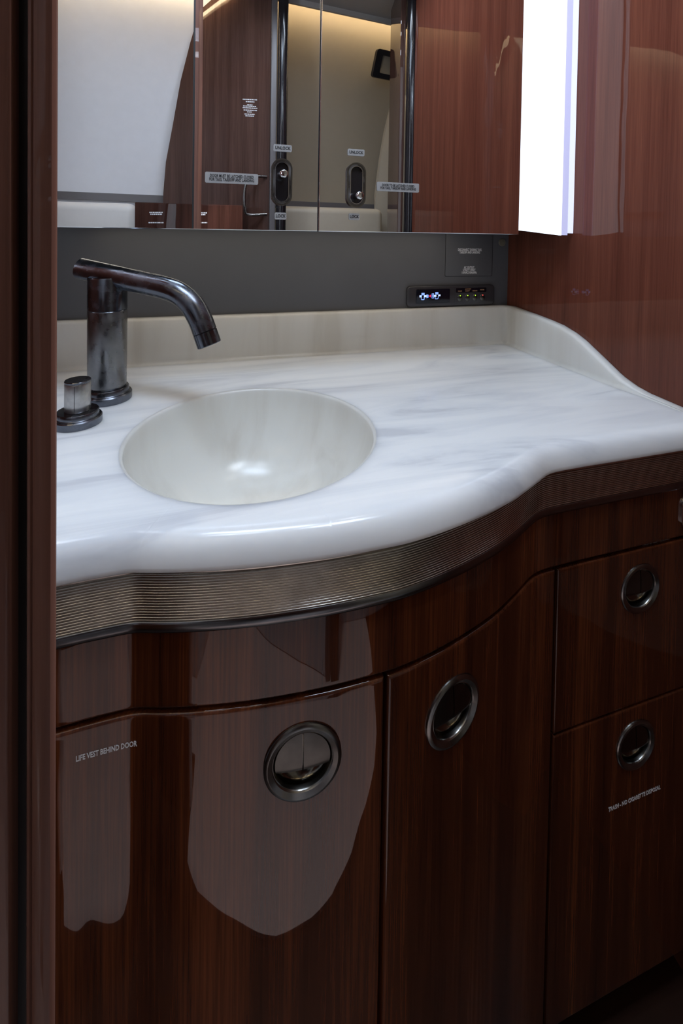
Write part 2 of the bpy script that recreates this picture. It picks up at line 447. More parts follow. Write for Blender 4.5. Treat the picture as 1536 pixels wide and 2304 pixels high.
# curved side wall of the cabin across from the vanity
def side_pt(x, z):
    y = -0.50 - 0.111 * (x + 0.586)
    lean = 0.14 * max(0.0, (z - 1.15) / 0.85) ** 2
    return Vector((x, y + lean, z))
nx, nz = 24, 40
def side_wall(name, xa_, xb_, mat):
    bm = bmesh.new(); G = []
    for i in range(nx + 1):
        x = xa_ + (xb_ - xa_) * i / nx
        G.append([bm.verts.new(side_pt(x, (CEIL + 0.03) * j / nz)) for j in range(nz + 1)])
    G2 = [[bm.verts.new(v.co + Vector((0, -0.03, 0))) for v in col] for col in G]
    for H in (G, G2):
        for i in range(nx):
            for j in range(nz): bm.faces.new((H[i][j], H[i + 1][j], H[i + 1][j + 1], H[i][j + 1]))
    for j in range(nz):
        bm.faces.new((G[0][j], G[0][j + 1], G2[0][j + 1], G2[0][j])); bm.faces.new((G[nx][j], G[nx][j + 1], G2[nx][j + 1], G2[nx][j]))
    for i in range(nx):
        bm.faces.new((G[i][0], G[i + 1][0], G2[i + 1][0], G2[i][0])); bm.faces.new((G[i][nz], G[i + 1][nz], G2[i + 1][nz], G2[i][nz]))
    struct(name, bm, mat, True)
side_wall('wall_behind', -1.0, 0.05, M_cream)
side_wall('wall_cabin', 0.0505, 2.6, M_beige)  # same side wall continued, dimmer light painted in as beige
bm = bmesh.new(); G = []
for i in range(nx + 1):         # headliner, stopping short of the side wall for the light cove
    x = -1.0 + 3.6 * i / nx
    p = side_pt(x, CEIL)
    G.append([bm.verts.new((x, p.y + 0.07, CEIL)), bm.verts.new((x, 0.97, CEIL)), bm.verts.new((x, 0.97, CEIL + 0.03)), bm.verts.new((x, p.y + 0.07, CEIL + 0.03))])
for A, B in zip(G[:-1], G[1:]):
    for k in range(4): bm.faces.new((A[k], B[k], B[(k + 1) % 4], A[(k + 1) % 4]))
bm.faces.new(G[0]); bm.faces.new(G[-1])
struct('ceiling', bm, M_ceil)
def along_side(z0, z1, off0, off1, name, mat, x0=-1.0, x1=2.5, n=24):
    bm = bmesh.new(); G = []
    for i in range(n + 1):
        x = x0 + (x1 - x0) * i / n
        a, b = side_pt(x, z0), side_pt(x, z1)
        yb = max(a.y, b.y)
        G.append([bm.verts.new((x, (a.y if off0 <= 0 else yb) + off0, z0)), bm.verts.new((x, yb + off1, z0)), bm.verts.new((x, yb + off1, z1)), bm.verts.new((x, (b.y if off0 <= 0 else yb) + off0, z1))])
    for A, B in zip(G[:-1], G[1:]):
        for k in range(4): bm.faces.new((A[k], B[k], B[(k + 1) % 4], A[(k + 1) % 4]))
    bm.faces.new(G[0]); bm.faces.new(G[-1])
    return finish(name, bm, mat, None, smooth=False)
cv = thing('cove_light', 'warm hidden light cove along the top of the cream side wall seen in the mirror', 'cove light', (0.8, -0.60, 2.035))
o = along_side(2.038, CEIL + 0.012, 0.070, 0.082, 'valance', M_ceil)
o2 = along_side(2.046, 2.058, 0.0635, 0.0695, 'light_strip', M_cove)
for q in (o, o2):
    q.parent = cv; q.data.transform(Matrix.Translation(-Vector(cv.location)))
o = along_side(1.222, 1.252, -0.001, 0.012, 'ledge', M_ledge)
o.name = 'trim_1'; o['kind'] = 'structure'

# partition seen in the mirror: glossy wood panel with curved outer edge
def vray_plane(u, v, p0, nrm):
    d = ray(u, v); o = Vector((0, 0, CZ)); t = (Vector(p0) - o).dot(nrm) / d.dot(nrm); p = o + d * t
    return Vector((p.x, 2 * YM - p.y, p.z))
def virt(u, yv):                 # real point seen at column u in the mirror, at virtual depth yv
    d = ray(u, 515); t = yv / d.y; return Vector((d.x * t, 2 * YM - yv, 0))
A = virt(366, 1.955); B = virt(604, 1.74)
va = Vector((A.x, 2 * YM - A.y, 0)); vb = Vector((B.x, 2 * YM - B.y, 0))
dirv = (vb - va).normalized(); nv = Vector((-dirv.y, dirv.x, 0))
edge = [(500, -45), (475, 0), (450, 22), (428, 95), (406, 182), (388, 284), (373, 364), (367, 437), (366, 520)]
out = [vray_plane(u, v, va, nv) for u, v in edge]
tr = vray_plane(604, -45, va, nv); zt = CEIL - 0.002
poly = [Vector((p.x, p.y, min(p.z, zt))) for p in out]
poly[0].z = zt
poly = [Vector((B.x, B.y, zt))] + poly + [Vector((poly[-1].x, poly[-1].y, 0.62)), Vector((B.x, B.y, 0.62))]
dr = (B - A).normalized(); nr = Vector((dr.y, -dr.x, 0)) * -1
if nr.y < 0: nr = -nr
bm = bmesh.new()
f1 = [bm.verts.new(p) for p in poly]; f2 = [bm.verts.new(p - nr * 0.022) for p in poly]
bm.faces.new(f1); bm.faces.new(f2)
for i in range(len(f1)):
    j = (i + 1) % len(f1); bm.faces.new((f1[i], f1[j], f2[j], f2[i]))
dp = thing('cabin_door', 'open glossy brown wood door with curved edge, seen in the mirror with a steel pull', 'door', ((A.x + B.x) / 2, (A.y + B.y) / 2, 0))
finish('door_panel', bm, M_woodp, dp, smooth=False)
bm = bmesh.new()
kf = [Vector((A.x, A.y, 0.012)), Vector((B.x, B.y, 0.012)), Vector((B.x, B.y, 0.6195)), Vector((A.x, A.y, 0.6195))]
f1 = [bm.verts.new(p) for p in kf]; f2 = [bm.verts.new(p - nr * 0.022) for p in kf]
bm.faces.new(f1); bm.faces.new(f2)
for i in range(4): j = (i + 1) % 4; bm.faces.new((f1[i], f1[j], f2[j], f2[i]))
finish('pale_bounce_panel', bm, M_cream, dp, smooth=False)  # added low panel, pale so that the apron reflects something light
# small white instruction placard lettering on that door (illegible rows)
def on_door(u, v, lift=0.0006):
    return vray_plane(u, v, va, nv) + nr * lift
bm = bmesh.new()
rows = [(224, 546, 579), (229, 553, 573), (236, 556, 568), (239, 547, 576), (243, 546, 579), (248, 548, 578), (252, 556, 566), (257, 550, 573), (261, 552, 571)]
for v, u0, u1 in rows:
    u = u0
    while u < u1:
        wd = random.choice((2.2, 3.4, 4.6)); e = min(u + wd, u1)
        q = [on_door(u, v - 1.1 + (u - 560) * .05), on_door(e, v - 1.1 + (e - 560) * .05), on_door(e, v + 1.1 + (e - 560) * .05), on_door(u, v + 1.1 + (u - 560) * .05)]
        bm.faces.new([bm.verts.new(p) for p in q]); u = e + 0.8
finish('placard_lettering', bm, M_white, dp, smooth=False)
bm = bmesh.new()
hp = [on_door(600, 398, 0.0), on_door(578, 400, 0.035), on_door(566, 412, 0.045), on_door(561, 440, 0.048), on_door(562, 470, 0.045), on_door(568, 484, 0.04), on_door(600, 482, 0.0)]
tube(bm, smooth_path(hp, 6), 0.0055, 14); finish('door_pull', bm, M_pull, dp)
bm = bmesh.new()
b0 = virt(618, 1.735)
box(bm, B.x + 0.001, b0.x, B.y - 0.03, B.y + 0.012, 0, CEIL - 0.001, 0.003); o = finish('trim_2', bm, M_ledge); o['kind'] = 'structure'
pc = virt(629, 1.73)
bm = bmesh.new(); lathe(bm, [(0.0195, 0.0), (0.0195, CEIL - 0.001)], Matrix.Translation((pc.x + 0.004, pc.y, 0)), 48); struct('trim_3', bm, M_blackgl, True)

# right end of the vanity wall: dark rounded post, flat wood return
pc = virt(921, 1.515)
bm = bmesh.new(); lathe(bm, [(0.0225, 0.0), (0.0225, CEIL - 0.001)], Matrix.Translation((pc.x, pc.y, 0)), 48); struct('trim_4', bm, M_blackgl, True)
q0 = virt(881, 1.78); q1 = virt(905, 1.55)
bm = bmesh.new()
M = frame(Vector(((q0.x + q1.x) / 2, (q0.y + q1.y) / 2, 0)), (q1 - q0).normalized(), (0, 0, 1))
hw = (q1 - q0).length / 2
box(bm, -hw, hw, 0, CEIL - 0.001, -0.02, 0.0, 0.002, 2, M); struct('trim_5', bm, M_woodp)

# unseen low panel added for a dark stripe in the door reflections, and the cream bench opposite the vanity
bm = bmesh.new(); box(bm, -0.9, -0.218, -0.03, 0.0, 0.0085, 1.02, 0.004, 2)
tag(finish('low_stripe_panel', bm, M_wood, None), 'unseen low dark wood panel added for the stripe in the door reflections, left of the doorway, below mirror height', 'divider')
# seats, credenza and window shade seen in the mirror
def seat(name, label, u0, u1, yv, vtop, mat, thick=0.16, r=0.03, tilt=0.0, group=None, drop=0.0):
    p0 = virt(u0, yv); p1 = virt(u1, yv)
    z = CZ + (515 + (u0 - 330) * 0.0158 - vtop) / 1000.0 * (yv * math.cos(math.radians(YAW)) + p0.x * math.sin(math.radians(YAW)))
    t = thing(name, label, 'seat', ((p0.x + p1.x) / 2, p0.y - thick / 2, 0), group)
    bm = bmesh.new(); box(bm, p0.x, p1.x, p0.y - thick, p0.y, 0.42, z, r, 5); finish('seat_back', bm, mat, t)
    bm = bmesh.new(); box(bm, p0.x + 0.005, p1.x - 0.005, p0.y + 0.001, p0.y + 0.07, 0.30, 0.46, 0.025, 5); finish('seat_cushion', bm, mat, t)
    bm = bmesh.new(); box(bm, p0.x + 0.02, p1.x - 0.02, p0.y - thick + 0.01, p0.y + 0.06, 0.0085, 0.299, 0.004, 2); finish('seat_base', bm, M_cream, t)
    return t
seat('side_seat', 'pale leather seat back at the lower left of the mirror reflection', 60, 303, 1.78, 450, M_seat, thick=0.09)
seat('cabin_seat', 'beige leather seat back reflected below the right-hand mirror latch', 618, 862, 1.93, 462, M_seatb, thick=0.10)
p0, p1 = virt(846, 2.045), virt(900, 2.045)
t = thing('bolster', 'upright beige padded bolster beside the dark door post in the mirror', 'bolster', (p0.x + 0.05, p0.y, 0))
bm = bmesh.new()
prof = [(845, 500), (846, 440), (856, 360), (868, 290), (880, 225), (893, 120), (930, 120), (930, 500)]
def virtz(u, v, yv):
    d = ray(u, v); tt = yv / d.y; p = Vector((0, 0, CZ)) + d * tt; return Vector((p.x, 2 * YM - yv, p.z))
pts = [virtz(u, v, 2.045) for u, v in prof]
pts = [Vector((pts[0].x, pts[0].y, 0.5))] + pts[1:-1] + [Vector((pts[-1].x, pts[-1].y, 0.5))]
f1 = [bm.verts.new(p) for p in pts]; f2 = [bm.verts.new(p - Vector((0, 0.03, 0))) for p in pts]
bm.faces.new(f1); bm.faces.new(f2)
for i in range(len(f1)): j = (i + 1) % len(f1); bm.faces.new((f1[i], f1[j], f2[j], f2[i]))
bmesh.ops.bevel(bm, geom=list(bm.edges), offset=0.008, segments=3, affect='EDGES')
finish('padding', bm, M_seatb, t)

p0, p1 = virt(305, 1.70), virt(548, 1.62)
zt_ = CZ + 0.092
cr = thing('low_cabinet', 'low dark wood cabinet with white placards reflected under the mirrored door', 'cabinet', ((p0.x + p1.x) / 2, p0.y, 0))
bm = bmesh.new(); box(bm, p0.x, p1.x, p0.y - 0.03, p0.y + 0.02, 0.92, zt_, 0.003, 2); finish('cabinet_body', bm, M_woodl, cr)
bm = bmesh.new()
for (ua, ub, va_) in ((336, 366, 478), (338, 364, 482), (334, 368, 501), (434, 466, 479), (436, 462, 483), (432, 466, 501)):
    bm = bmesh.new(); u = ua
    while u < ub:
        wd = random.choice((2, 3, 4.5)); e = min(u + wd, ub)
        yv = 2 * YM - p0.y - 0.0208
        bm.faces.new([bm.verts.new(virtz(a, b, yv)) for a, b in ((u, va_ - 1.2), (e, va_ - 1.2), (e, va_ + 1.2), (u, va_ + 1.2))]); u = e + 0.9
    finish('placard_lettering', bm, M_white, cr, smooth=False)

ws = thing('window_shade_frame', 'small dark square framed opening high on the beige side wall in the mirror', 'window frame', (0.9, -0.75, 1.6))
c = virtz(874, 148, 1.95)
xa = Vector((1, -0.201, 0)).normalized(); ya = Vector((0.12, 0.25, 1)).normalized()
M = frame(c, xa, ya)
M = frame(c, xa, ya, -xa.cross(ya)) if xa.cross(ya).y < 0 else M
bm = bmesh.new(); ring_plate(bm, rrect(0.155, 0.125, 0.014), rrect(0.088, 0.078, 0.006), M, -0.012, 0.006); finish('shade_frame', bm, M_blackgl, ws)
bm = bmesh.new(); plate(bm, rrect(0.10, 0.09, 0.006), M @ Matrix.Translation((0, 0, -0.012)), 0.008); finish('shade_panel', bm, M_beige, ws)

# ---------------------------------------------------------------- doorway beside the camera (left edge of the picture)
JY = 0.12
def prism(bm, pts, z0, z1):
    a = [bm.verts.new((x, y, z0)) for x, y in pts]; b = [bm.verts.new((x, y, z1)) for x, y in pts]
    bm.faces.new(a); bm.faces.new(b)
    for i in range(len(a)): j = (i + 1) % len(a); bm.faces.new((a[i], a[j], b[j], b[i]))
bm = bmesh.new()
prism(bm, [(-0.04290, 0.1236), (-0.04270, 0.1222), (-0.04190, 0.1203), (-0.04125, 0.1199), (-0.04085, 0.1202), (-0.04060, 0.1197), (-0.04000, 0.1194), (-0.03800, 0.1192), (-0.03680, 0.1194), (-0.03620, 0.1200), (-0.03600, 0.1208), (-0.0370, 0.1240), (-0.0460, 0.150), (-0.0550, 0.150)], 0.80, CEIL - 0.001)
struct('trim_6', bm, M_woodj, True)
bm = bmesh.new(); prism(bm, [(-0.0466, 0.1255), (-0.0431, 0.1255), (-0.0550, 0.149), (-0.060, 0.149)], 0.80, CEIL - 0.001); struct('trim_7', bm, M_black)
bm = bmesh.new(); box(bm, -0.3800 * JY - 0.014, -0.3802 * JY, JY + 0.001, JY + 0.0240, 0.80, CEIL - 0.003, 0.0012, 3); struct('door_1', bm, M_woodj, True)

# ---------------------------------------------------------------- vanity cabinet
vc = thing('vanity_cabinet', 'glossy mahogany vanity cabinet with bowed front, doors and drawers under the white basin top', 'cabinet', (0.14, 0.7, 0))
# carcass behind the fronts
bm = bmesh.new(); cols = []
s0, s1 = fpos(XL + 0.002), fpos(XR - 0.002)
top = [fpt(s0 + (s1 - s0) * i / 160, -0.024, 0) for i in range(161)] + [Vector((XR - 0.002, YB - 0.002, 0)), Vector((XL + 0.002, YB - 0.002, 0))]
lo = [bm.verts.new((p.x, p.y, 0.06)) for p in top]; hi = [bm.verts.new((p.x, p.y, 0.695)) for p in top]
for i in range(len(top)):
    j = (i + 1) % len(top); bm.faces.new((lo[i], lo[j], hi[j], hi[i]))
bm.faces.new(lo)
finish('carcass', bm, M_black, vc, smooth=False)
bm = bmesh.new(); lo = [bm.verts.new((p.x, p.y + (0.05 if p.y < 0.6 else 0), 0.0)) for p in top]; hi = [bm.verts.new((p.x, p.y + (0.05 if p.y < 0.6 else 0), 0.06)) for p in top]
for i in range(len(top)):
    j = (i + 1) % len(top); bm.faces.new((lo[i], lo[j], hi[j], hi[i]))
finish('toe_kick', bm, M_black, vc, smooth=False)
NF = -0.0035                    # fronts sit just behind the trim line
apron = front_panel('apron', XL + 0.002, XR - 0.002, 0.6880, 0.7640, NF, 0.018, 0.003, M_wood, vc)
# flush slot pull at the right end of the apron
M = fframe(0.6625, NF + 0.0003, 0.7235)
bm = bmesh.new(); ring_plate(bm, rrect(0.054, 0.040, 0.010), rrect(0.047, 0.033, 0.007), M, -0.002, 0.0022); finish('slot_bezel', bm, M_chrome, apron)
bm = bmesh.new(); plate(bm, rrect(0.049, 0.035, 0.007), M, 0.0008); finish('slot_plate', bm, M_black, apron)

def round_pull(door, x, z, R):
    k = R / 0.0345
    M = fframe(x, NF, z)
    bm = bmesh.new()
    lathe(bm, [(0.0352 * k, -0.001), (0.0350 * k, 0.0012), (0.0338 * k, 0.0024), (0.0315 * k, 0.0030), (0.0275 * k, 0.0012), (0.0268 * k, 0.0002), (0.0264 * k, 0.0004), (0.0258 * k, -0.0008), (0.0256 * k, -0.010)], M, 72, False, False)
    finish('pull_bezel', bm, M_pull, door, ang=30)
    bm = bmesh.new()
    pr = [(0.0257 * k * math.cos(a * pi / 2 / 10), -0.004 - 0.012 * math.sin(a * pi / 2 / 10)) for a in range(10)] + [(0.0004, -0.016)]
    lathe(bm, pr, M, 72, False, True)
    finish('pull_cup', bm, M_cup, door)
    for sgn in (-1, 1):
        bm = bmesh.new()
        r = 0.0248 * k; zc_ = -0.0075 * k; g = 0.0006
        th0 = math.asin(zc_ / r)
        outline = []
        n = 28
        for i in range(n + 1):
            a = th0 + (pi / 2 - th0) * i / n
            outline.append((r * math.cos(a), r * math.sin(a)))
        # domed grid between slit and arc
        rows_ = []
        m = 12
        for (ox, oz) in outline:
            row = []
            for q in range(m + 1):
                xx = g + (max(ox, g + 1e-5) - g) * q / m
                rr2 = (xx * xx + oz * oz) / (r * r)
                n_ = -0.0004 + 0.0016 * (1 - rr2) - 0.0007 * max(0, 1 - (oz - zc_) / 0.004) ** 2
                row.append(bm.verts.new(M @ Vector((sgn * xx, oz, n_))))
            rows_.append(row)
        for a, b in zip(rows_[:-1], rows_[1:]):
            for q in range(m): bm.faces.new((a[q], a[q + 1], b[q + 1], b[q]))
        # lower lip and slit wall turned inward
        for seq in ([rows_[0][q] for q in range(m + 1)], [row[0] for row in rows_]):
            bk = [bm.verts.new(v.co - M.to_3x3() @ Vector((0, 0, 0.005))) for v in seq]
            for a in range(len(seq) - 1): bm.faces.new((seq[a], seq[a + 1], bk[a + 1], bk[a]))
        finish('pull_flap', bm, M_flap, door, ang=40)

ZD = 0.6835
ZSP = 0.4665
d1 = front_panel('door', -0.30, 0.1615, 0.07, ZD, NF, 0.018, 0.003, M_wood, vc, hole=(0.083, 0.6245, 0.0285), step=0.003)
round_pull(d1, 0.083, 0.6245, 0.0355)
front_text('door_lettering', 'LIFE VEST BEHIND DOOR', -0.0855, NF + 0.0003, 0.6575, 0.0068, M_white, d1, 0.0475)
d2 = front_panel('door', 0.1655, 0.4235, 0.07, ZD, NF, 0.018, 0.003, M_wood, vc, hole=(0.2455, 0.614, 0.0285), step=0.003)
round_pull(d2, 0.2455, 0.614, 0.0355)
e1 = front_panel('drawer', 0.4275, XR - 0.003, ZSP + 0.0015, ZD, NF, 0.018, 0.0022, M_wood, vc, hole=(0.566, 0.630, 0.0275), step=0.003)
round_pull(e1, 0.566, 0.630, 0.0335)
e2 = front_panel('drawer', 0.4275, XR - 0.003, 0.07, ZSP - 0.0015, NF, 0.018, 0.0022, M_wood, vc, hole=(0.566, 0.411, 0.0275), step=0.003)
round_pull(e2, 0.566, 0.411, 0.0335)
front_text('drawer_lettering', 'TRASH - NO CIGARETTE DISPOSAL', 0.5675, NF + 0.0003, 0.3340, 0.0082, M_white, e2, 0.093)
text('gap_lettering', 'TAKEOFF AND LANDING', fframe(0.600, NF - 0.006, 0.6840) , 0.0060, M_white, e1, width=0.050)
text('gap_lettering', 'TAXI, TAKEOFF AND LANDING', fframe(0.590, NF - 0.006, ZSP), 0.0045, M_white, e2, width=0.055)
bm = bmesh.new(); box(bm, XL + 0.002, -0.304, 0.42, 0.438, 0.07, ZD, 0.002, 2); finish('end_panel', bm, M_wood, vc)

# ---------------------------------------------------------------- basin top
BX, BY, BR = 0.0535, 0.585, 0.155
ct = thing('washbasin_top', 'white veined basin countertop with round bowl, raised splash and ribbed metal front band', 'washbasin top', (BX, BY, 0.76))
OV = 0.014                      # nose overhang beyond the band
front = [fpt(i, OV, 0) for i in range(len(FC))]
import bisect
FXS = [p.x for p in front]
for _k in range(1, len(FXS)): FXS[_k] = max(FXS[_k], FXS[_k - 1] + 1e-7)
def dist_front(x, y):
    # distance behind the nose line, measured square to the line at this x
    j = max(0, min(bisect.bisect_right(FXS, x) - 1, len(front) - 2)); t = max(0.0, min(1.0, (x - FXS[j]) / (FXS[j + 1] - FXS[j])))
    yf = front[j].y * (1 - t) + front[j + 1].y * t
    ny = -(FN[j][1] * (1 - t) + FN[j + 1][1] * t)
    return max(0.0, (y - yf) * ny)
NA, NBUL = 0.021, 0.0225         # nose radius back and down
def ztop(x, y, d):
    z = ZC
    t = max(0.0, min(1.0, (0.060 - d) / 0.026)); z += 0.0005 * t * t * (3 - 2 * t)
    if d < NA:
        q = (NA - d) / NA; z -= (NBUL + 0.0005) * (0.55 * q ** 2 + 0.45 * q ** 6)
    return z
def boundary(th):
    dx, dy = math.cos(th), math.sin(th)
    best = 1e9
    if dx > 1e-9: best = min(best, (XR - 0.001 - BX) / dx)
    if dx < -1e-9: best = min(best, (XL + 0.001 - BX) / dx)
    if dy > 1e-9: best = min(best, (YB - 0.001 - BY) / dy)
    hitf = False
    if dy < 0:
        for i in range(len(front) - 1):
            ax, ay = front[i].x - BX, front[i].y - BY; bx, by = front[i + 1].x - BX, front[i + 1].y - BY
            c0 = dx * ay - dy * ax; c1 = dx * by - dy * bx
            if c0 * c1 <= 0 and c0 != c1:
                t = c0 / (c0 - c1); px, py = ax + (bx - ax) * t, ay + (by - ay) * t
                r = px * dx + py * dy
                if 0 < r < best: best = r; hitf = True
    return best, hitf
angs = set(2 * pi * i / 900 for i in range(900))
for cx, cy in ((XR - 0.001, YB - 0.001), (XL + 0.001, YB - 0.001), (XR - 0.001, front[-1].y), (XL + 0.001, front[0].y)):
    angs.add(math.atan2(cy - BY, cx - BX) % (2 * pi))
a0 = math.atan2(0.455 - BY, XR - BX) % (2 * pi); a1 = math.atan2(0.42 - BY, 0.25 - BX) % (2 * pi)
for i in range(500): angs.add(a1 + (a0 - a1) * i / 500)
angs = sorted(angs)
angs = [angs[0]] + [b for a, b in zip(angs[:-1], angs[1:]) if b - a > 2e-4]
bm = bmesh.new(); bowl = bmesh.new()
rings = []; brings = []
for th in angs:
    dx, dy = math.cos(th), math.sin(th); rb, hf = boundary(th)
    R0 = BR + 0.004
    rs = [R0 + (rb - 0.05 - R0) * (q / 26) ** 1.0 for q in range(27)] if rb - 0.05 > R0 + 0.01 else [R0 + (max(rb - 0.03, R0 + 0.002) - R0) * q / 26 for q in range(27)]
    e0 = rs[-1]
    rs += [rb - (rb - e0) * (1 - math.sin(q / 22 * pi / 2)) for q in range(1, 23)]
    col = []
    for k, r in enumerate(rs):
        x, y = BX + dx * r, BY + dy * r
        if hf:
            d = 0.0 if k == len(rs) - 1 else dist_front(x, y)
        else:
            d = 1.0 if y > 0.52 else dist_front(x, y)
        col.append(bm.verts.new((x, y, ztop(x, y, d))))
    if hf:                      # under-edge
        x, y = col[-1].co.x, col[-1].co.y
        for oo, zz in ((0.0, 0.0255), (0.0012, 0.0268), (0.028, 0.0270)): col.append(bm.verts.new((x - dx * oo, y - dy * oo, ZC - zz)))
    else:
        for zz in (0.0255, 0.0268, 0.0270): col.append(bm.verts.new((col[-1].co.x, col[-1].co.y, ZC - zz)))
    rings.append(col)
    # bowl: rounded rim, steep wall, soft bottom
    b = []
    for q in range(7):
        a = q / 6 * pi / 2; b.append((R0 - 0.004 * math.sin(a), ZC - 0.004 * (1 - math.cos(a))))
    dep = 0.135
    for q in range(1, 25):
        a = q / 24 * pi / 2
        b.append((BR * max(math.cos(a), 0.0) ** 0.72 + 0.0, ZC - 0.004 - dep * math.sin(a) ** 1.0))
    brings.append([bowl.verts.new((BX + dx * max(r, 0.016), BY + dy * max(r, 0.016), z)) for r, z in b])
n = len(angs)
for i in range(n):
    A, Bq = rings[i], rings[(i + 1) % n]
    for k in range(min(len(A), len(Bq)) - 1): bm.faces.new((A[k], Bq[k], Bq[k + 1], A[k + 1]))
    A, Bq = brings[i], brings[(i + 1) % n]
    for k in range(len(A) - 1): bowl.faces.new((A[k], Bq[k], Bq[k + 1], A[k + 1]))
finish('countertop', bm, M_stone, ct, ang=60)
finish('basin', bowl, M_stonev, ct, ang=60)
bm = bmesh.new(); lathe(bm, [(0.0, 0.0), (0.012, 0.0), (0.0155, 0.0015), (0.018, 0.001), (0.0185, -0.004)], Matrix.Translation((BX, BY, ZC - 0.139)), 40, False, False)
finish('drain', bm, M_chrome, ct)

# splash: carried along the back wall and, with a dipping top, along the right wall
path = [(XL + 0.001, YB - 0.0)]
path += [(x, YB) for x in [XL + 0.03 * i for i in range(1, 36)] if x < XR - 0.035]
rc = 0.028
for i in range(13):
    a = pi / 2 - i / 12 * pi / 2; path.append((XR - rc + rc * math.cos(a), YB - rc + rc * math.sin(a)))
yy = YB - rc - 0.008
while yy > 0.485: path.append((XR, yy)); yy -= 0.008
TOPS = [(0.95, .940), (.90, .9405), (.832, .936), (.78, .9315), (.747, .9275), (.715, .9195), (.69, .910), (.666, .8975), (.64, .884), (.607, .8665), (.58, .8580), (.557, .8542), (.53, .8528), (.51, .8518), (.487, .8500), (0.4, .85)]
def topz(y):
    for (y0, z0), (y1, z1) in zip(TOPS[:-1], TOPS[1:]):
        if y1 <= y <= y0: return z1 + (z0 - z1) * (y - y1) / (y0 - y1)
    return .940
bm = bmesh.new(); cols = []
for i, (x, y) in enumerate(path):
    a = path[max(i - 1, 0)]; b = path[min(i + 1, len(path) - 1)]
    tx, ty = b[0] - a[0], b[1] - a[1]; l = math.hypot(tx, ty); tx /= l; ty /= l
    nx_, ny_ = ty, -tx           # into the room
    h = (topz(y) if x > XR - 0.03 else 0.940) - ZC
    T = 0.016; fr = min(0.008, h * 0.5 + 0.001); er = min(0.006, h * 0.4 + 0.0003)
    pr = [(T + fr + 0.004, -0.0002)]
    for k in range(7):
        q = k / 6 * pi / 2; pr.append((T + fr * (1 - math.sin(q)), fr * (1 - math.cos(q)) + 0.0001))
    hh = max(h, fr + er)
    hh = h
    for k in range(1, 6): pr.append((T, fr + (max(hh - er, fr) - fr) * k / 5))
    for k in range(1, 8):
        q = k / 7 * pi / 2; pr.append((T - er * (1 - math.cos(q)), max(hh - er, fr * 0.5) + er * math.sin(q)))
    pr.append((0.0005, max(hh, 0.0003))); pr.append((0.0005, -0.004))
    cols.append([bm.verts.new((x + nx_ * p, y + ny_ * p, ZC + z)) for p, z in pr])
for A, Bq in zip(cols[:-1], cols[1:]):
    for j in range(len(A) - 1): bm.faces.new((A[j], Bq[j], Bq[j + 1], A[j + 1]))
finish('splash', bm, M_stonev, ct, ang=60)

# ribbed metal band
prof = [(-0.012, 0.8165), (0.0, 0.8160), (0.0005, 0.8155), (0.0006, 0.8120)]
zt0, zt1, nrib = 0.8118, 0.7708, 17
pitch = (zt0 - zt1) / nrib
for k in range(nrib):
    z = zt0 - k * pitch
    for q in range(0, 9):
        a = q / 8 * pi; prof.append((-0.0008 + 0.0019 * math.sin(a) ** 0.8, z - 0.18 * pitch - (0.64 * pitch) * (q / 8)))
    prof.append((-0.0009, z - 0.97 * pitch))
prof += [(0.0004, zt1 - 0.0003)]
for q in range(0, 7):
    a = q / 6 * pi; prof.append((0.0010 + 0.0014 * math.sin(a), zt1 - 0.0008 - 0.0092 * q / 6))
prof += [(-0.012, 0.7602)]
band = [p for p in prof]
kidx = len(prof) - 9
sweep_front('ribbed_band', prof[:kidx + 1], XL + 0.003, XR - 0.002, M_trim, ct, ang=80)
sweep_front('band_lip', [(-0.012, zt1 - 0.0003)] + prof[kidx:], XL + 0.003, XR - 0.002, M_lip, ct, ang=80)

# ---------------------------------------------------------------- tap and valve knob
fx, fy = -0.1555, 0.750
tp = thing('basin_tap', 'gunmetal basin tap with thick column and downturned tubular spout', 'tap', (fx, fy, ZC))
T0 = Matrix.Translation((fx, fy, ZC))
bm = bmesh.new(); lathe(bm, [(0.0345, 0.0), (0.0348, 0.0012), (0.0348, 0.0098), (0.0335, 0.0115), (0.0312, 0.0118), (0.0306, 0.0126), (0.0306, 0.0180), (0.0296, 0.0196), (0.0280, 0.0198)], T0, 72)
finish('base_flange', bm, M_gun, tp)
bm = bmesh.new(); lathe(bm, [(0.0258, 0.0196), (0.0270, 0.0225), (0.0276, 0.136), (0.0274, 0.1372)], T0, 72)
finish('column', bm, M_gun2, tp)
bm = bmesh.new(); lathe(bm, [(0.0270, 0.1372), (0.0266, 0.1378), (0.0275, 0.1388), (0.0276, 0.186), (0.0270, 0.1875)], T0, 72)
finish('column_collar', bm, M_gun, tp)
sd = Vector((math.cos(math.radians(-28)), math.sin(math.radians(-28)), 0)); sn = Vector((-sd.y, sd.x, 0))
def on_spout(u, v):
    d = ray(u, v); o_ = Vector((0, 0, CZ)); t = (Vector((fx, fy, 0)) - o_).dot(sn) / d.dot(sn); return o_ + d * t
sp = [on_spout(*q) for q in ((184, 605), (250, 620), (324.6, 637), (372, 648), (404, 661), (430, 684), (449, 716), (460.5, 746))]
P = smooth_path(sp, 8)
bm = bmesh.new(); r0 = 0.0172
tube(bm, [P[0] - (P[1] - P[0]).normalized() * 0.0008] + P, [r0 - 0.001] + [r0] * len(P), 56); finish('spout', bm, M_gun, tp)
tipd = (sp[-1] - P[-4]).normalized()
bm = bmesh.new(); tube(bm, [P[-1] + tipd * 0.0006, P[-1] + tipd * 0.0012, P[-1] + tipd * 0.020, P[-1] + tipd * 0.021], [r0 - 0.001, r0, r0, r0 - 0.0012], 56); finish('spout_tip', bm, M_gun, tp)
